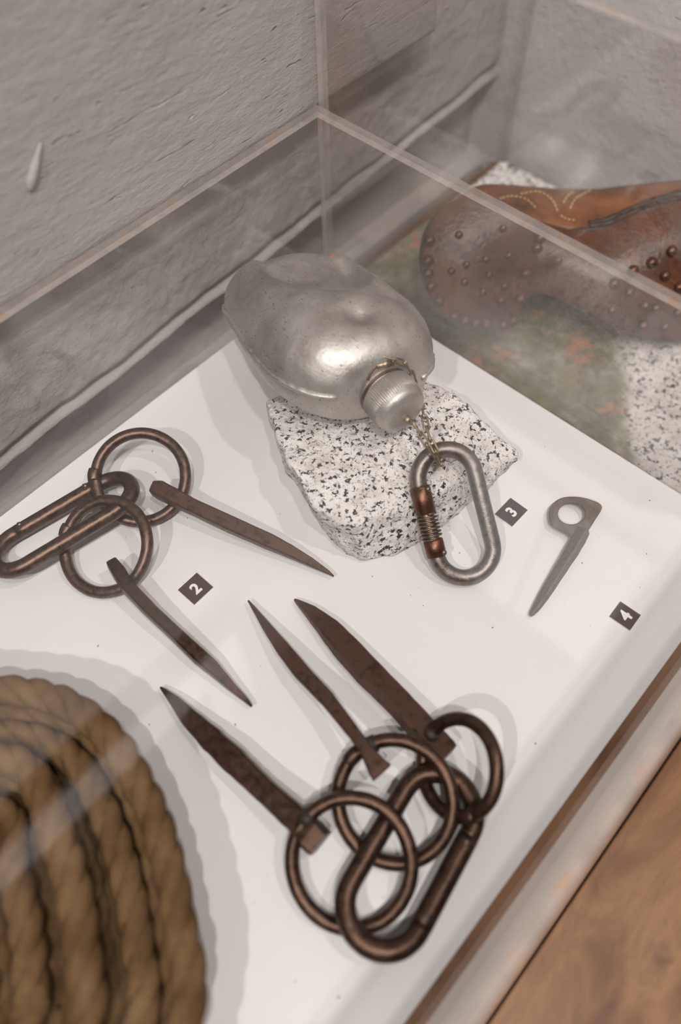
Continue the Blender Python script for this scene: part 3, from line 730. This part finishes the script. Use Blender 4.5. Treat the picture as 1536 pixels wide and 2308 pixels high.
start = n0 * 10 // 15                                     # change of layer happens at the far, unseen side of the coil
path = []
for li, (off, z) in enumerate(loops):
    o2, z2 = loops[min(li + 1, len(loops) - 1)]
    for k in range(n0):
        f = sstep(0.84, 1.0, k / n0); i = (start + k) % n0
        wob = 0.0022 * noise.noise(Vector((lp[i].x * 9 + li * 5.1, lp[i].y * 9, li * 3.3)))
        oo = (off + (o2 - off) * f) * (0.78 + 0.22 * sstep(0.12, 0.0, lp[i].y + 0.27) if lp[i].x > -0.56 else 1.0) + (wob if li else wob * .3); zz = z + (z2 - z) * f + 0.0012 * noise.noise(Vector((lp[i].x * 14, lp[i].y * 14, li * 7.7)))
        path.append(lp[i] + nrm[i] * oo + Vector((0, 0, max(zz, .0106))))
# resample evenly
res = [path[0]]; acc = 0
for a, b in zip(path, path[1:]):
    d = (b - a).length; t = 0
    while acc + d - t >= 0.0028:
        t += 0.0028 - acc; acc = 0; res.append(a + (b - a) * (t / d))
    acc += d - t
fr_ = frames(res, False, Vector((0, 0, 1)))
rp = thing('rope_coil', (-0.57, -0.23, 0), 'coil of tan laid hemp rope at the edge of the white board', 'rope')
for s in range(3):
    hp = []
    for i, p in enumerate(res):
        a = 2 * PI * (i * 0.0028 / 0.052 + s / 3); hp.append(p + fr_[i][1] * 0.0035 * math.cos(a) + fr_[i][2] * 0.0035 * math.sin(a))
    tube('strand', hp, 0.0064, MT['rope'], rp, seg=9, up=Vector((0, 0, 1)), jitter=0.06)
bm = bmesh.new(); random.seed(3)
for k in range(40000):
    i = random.randrange(1, len(res) - 1)
    if res[i].x < -0.56 or i < len(res) * 0.3: continue
    a = random.uniform(0, 2 * PI); d = fr_[i][1] * math.cos(a) + fr_[i][2] * math.sin(a)
    p = res[i] + d * 0.0094; q = p + d * random.uniform(.0003, .0018) + fr_[i][0] * random.uniform(-.003, .003)
    sd = fr_[i][0].cross(d) * 0.00009
    f = bm.faces.new([bm.verts.new(v) for v in (p - sd, p + sd, q + sd * .3, q - sd * .3)])
fz = mesh_obj('fuzz', bm, MT['rope'], rp); fz['kind'] = 'stuff'

# ------------------------------------------------------------------ tall case: granite slab and leather boot
GZ = -0.035
bm = bmesh.new(); nx, ny = 70, 100; g = []
for j in range(ny + 1):
    row = []
    for i in range(nx + 1):
        x = 0.0145 + (0.293 - 0.0145) * i / nx; y = -0.41 + (0.41 - 0.002) * j / ny
        z = GZ + 0.0012 * noise.noise(Vector((x * 40, y * 40, 1))) + 0.0006 * noise.noise(Vector((x * 130, y * 130, 4)))
        row.append(bm.verts.new((x, y, z)))
    g.append(row)
for j in range(ny):
    for i in range(nx): bm.faces.new((g[j][i], g[j][i + 1], g[j + 1][i + 1], g[j + 1][i]))
edge = g[0] + [r[-1] for r in g[1:]] + g[-1][-2::-1] + [r[0] for r in g[-2:0:-1]]
lowv = [bm.verts.new((v.co.x, v.co.y, TZ)) for v in edge]
for k in range(len(edge)): bm.faces.new((edge[k], lowv[k], lowv[(k + 1) % len(edge)], edge[(k + 1) % len(edge)]))
bmesh.ops.recalc_face_normals(bm, faces=bm.faces[:])
gs = mesh_obj('granite_slab', bm, MT['granite_lichen']); tag(gs, 'lichen-grown granite slab lying under the leather boot', 'stone slab')

ba = Vector((0.6750804, -0.7375666, 0)).normalized(); bn = Vector((-0.55, -0.50, 0.67)).normalized(); bn = (bn - ba * bn.dot(ba)).normalized(); bv = bn.cross(ba); bv = bv if bv.z > 0 else -bv
BO = P(1075, 600, 0.027) - bn * 0.0
bt = thing('leather_boot', Vector((0.13, -0.16, GZ)), 'brown hobnailed leather boot lying on its side, sole towards the viewer', 'boot')
def S(px, py, d=0.0): return PPL(px, py, BO + bn * d, bn)
def loft(name, rings_, mats, parent, cap0=True, cap1=True, smooth=True):
    bm = bmesh.new(); R_ = [[bm.verts.new(p) for p in r] for r in rings_]; n = len(R_[0])
    for A, B in zip(R_, R_[1:]):
        for k in range(n): bm.faces.new((A[k], A[(k + 1) % n], B[(k + 1) % n], B[k]))
    if cap0: bm.faces.new(R_[0][::-1])
    if cap1: bm.faces.new(R_[-1])
    bmesh.ops.recalc_face_normals(bm, faces=bm.faces[:]); return mesh_obj(name, bm, mats, parent, smooth)
sole_px = [(965, 640), (952, 590), (960, 530), (990, 480), (1050, 448), (1120, 455), (1200, 492), (1290, 518), (1350, 518), (1420, 490), (1536, 455), (1600, 458), (1650, 520), (1668, 600), (1650, 690), (1600, 742), (1536, 768), (1400, 752), (1310, 700), (1215, 660), (1140, 700), (1060, 728), (1000, 700)]
sc_ = sum((S(*p) for p in sole_px), Vector()) / len(sole_px)
so = catmull([S(*p) for p in sole_px], 5, True)
def inset(pts, f, d, lift=0.0): return [sc_ + (p - sc_) * f - bn * d + bv * lift for p in pts]
loft('sole', [inset(so, 0.985, -0.0035), inset(so, 1.0, -0.001), inset(so, 1.0, 0.006), inset(so, 0.98, 0.008)], MT['sole'], bt)
loft('welt', [inset(so, 0.975, 0.007), inset(so, 1.012, 0.0085), inset(so, 1.012, 0.012), inset(so, 0.96, 0.0135)], MT['leather_dark'], bt)
def up_ring(d, topy, x0, x1):
    xs_ = [x0, x0 + 30, x0 + 80, x0 + 150, 1250, 1340, 1430, 1530, x1 - 45, x1 - 18, x1]
    ring_ = list(zip(xs_, topy)) + [(a, b + (d + .011) * 2700) for a, b in ((x1 - 20, 660), (x1 - 60, 690), (1500, 700), (1380, 690), (1250, 640), (1130, 650), (x0 + 50, 640), (x0 + 10, 610))]
    return [p + bn * (0.0016 * noise.noise(p * 30)) for p in catmull([S(a, b, d) for a, b in ring_], 5, True)]
upr = [up_ring(-.011, (600, 530, 480, 468, 505, 518, 500, 470, 462, 520, 600), 975, 1650),
       up_ring(-.022, (590, 505, 452, 446, 482, 490, 474, 452, 445, 505, 590), 968, 1655),
       up_ring(-.038, (580, 480, 432, 428, 452, 458, 446, 430, 424, 490, 580), 975, 1640),
       up_ring(-.054, (575, 465, 420, 416, 430, 434, 424, 412, 408, 480, 570), 992, 1625),
       up_ring(-.066, (570, 470, 425, 418, 424, 426, 416, 406, 404, 480, 570), 1015, 1612),
       up_ring(-.074, (570, 500, 455, 445, 446, 446, 440, 432, 430, 500, 570), 1045, 1602)]
up_o = loft('upper', upr, MT['leather'], bt)
heel_px = [(958, 650), (950, 590), (958, 528), (985, 478), (1045, 448), (1110, 452), (1160, 480), (1208, 520), (1212, 545), (1180, 620), (1152, 730), (1100, 738), (1050, 735), (1000, 712)]
he = catmull([S(*p) for p in heel_px], 4, True); hc = sum(he, Vector()) / len(he)
hin = lambda f, d: [hc + (p - hc) * f + bn * d for p in he]
for i in range(3):
    d0 = 0.0035 + i * 0.0065
    loft('heel_lift', [hin(.985, d0), hin(1.0, d0 + .0008), hin(1.0, d0 + .0057), hin(.985, d0 + .0064)], MT['sole'], bt)
def stud_mesh(r, h, mat, nm):
    bm = bmesh.new(); lathe(bm, [(0, r, 0), (h * .45, r * .92, 0), (h * .8, r * .6, 0), (h, r * .15, 0)], Vector((0, 0, 0)), Vector((0, 0, 1)), 10)
    me = bpy.data.meshes.new(nm); bm.to_mesh(me); bm.free(); me.materials.append(mat)
    for p in me.polygons: p.use_smooth = True
    return me
HN = stud_mesh(0.0052, 0.0042, MT['copper'], 'hobnail'); TK = stud_mesh(0.0036, 0.0022, MT['copper'], 'heel_tack'); EN = stud_mesh(0.0062, 0.0045, MT['copper'], 'edge_nail')
rotb = bn.to_track_quat('Z', 'Y')
def stud(me, px, py, d, nm, sx=1.0, ang=0.0):
    o = bpy.data.objects.new(nm, me); col.objects.link(o); o.parent = bt
    o.location = S(px, py, d) - bt.location; o.rotation_mode = 'QUATERNION'
    o.rotation_quaternion = rotb @ Vector((0, 0, 1)).rotation_difference(Vector((0, 0, 1))); o.scale = (sx, sx, 1)
HD = 0.0228
for q in [(1052, 597), (1018, 612), (1048, 636), (1103, 620), (1148, 576), (1096, 585), (1138, 646), (1130, 678), (1090, 658), (1035, 530), (1135, 515)]: stud(TK, *q, HD, 'heel_tack')
for k in range(15):
    i = int(len(he) * (0.565 + 0.56 * k / 14)) % len(he)
    p = hc + (he[i] - hc) * 0.93 + bn * HD; q = PR(p); stud(EN, q[0], q[1], HD, 'edge_nail', 0.85)
for q in [(1515, 566), (1470, 592), (1500, 622), (1428, 610), (1455, 690), (1420, 660), (1385, 640), (1480, 695), (1532, 648), (1530, 705), (1450, 735), (1500, 738), (1380, 700), (1570, 600), (1600, 540), (1580, 660), (1625, 620), (1560, 730)]: stud(HN, *q, 0.0035, 'hobnail')
# stitched seams and decoration on the counter
bm = bmesh.new()
def stitch(pxs, d0):
    c = catmull([V((a, b, 0)) for a, b in pxs], 30); step = 9.0; acc = 0
    for a, b in zip(c, c[1:]):
        acc += (b - a).length
        if acc > step:
            acc = 0; tng = (b - a).normalized()
            pa = up_hit(a.x - tng.x * 3, a.y - tng.y * 3); pb = up_hit(a.x + tng.x * 3, a.y + tng.y * 3)
            if pa and pb: add_tube(bm, [pa, pb], 0.0009, seg=6)
bpy.context.view_layer.update()
from mathutils.bvhtree import BVHTree
ubm = bmesh.new(); ubm.from_mesh(up_o.data); ubt = BVHTree.FromBMesh(ubm)
def up_hit(px, py):
    d = V(ray(px, py)).normalized(); h = ubt.ray_cast(V(CL), d)
    return h[0] - d * 0.0006 if h[0] else None
for s_ in ([(1120, 452), (1150, 442), (1185, 448), (1208, 468)], [(1170, 438), (1215, 432), (1245, 450), (1258, 478)], [(1268, 462), (1282, 440), (1300, 430)], [(1284, 475), (1298, 448), (1330, 430)], [(1260, 482), (1275, 492), (1300, 497)]): stitch(s_, 0)
mesh_obj('stitching', bm, MT['stitch'], up_o)
# laces and tongue edge bunched along the top of the foot
lcp = [(1285, 524), (1330, 520), (1375, 512), (1420, 492), (1470, 474), (1520, 460), (1575, 452)]
for k in range(3):
    pts = []
    for a, b in lcp[(1 if k else 0):]:
        q = up_hit(a, b - 9 * k); pts.append((q if q else S(a, b, -.012)) + V((noise.noise(V((a * .05, k, 0))) * .003, 0, noise.noise(V((a * .04, k, 5))) * .003)))
    tube('lace', catmull(pts, 8), lambda t: 0.0028 + 0.0018 * t, MT['leather_dark'], bt, seg=8, jitter=0.35)
ubm.free()
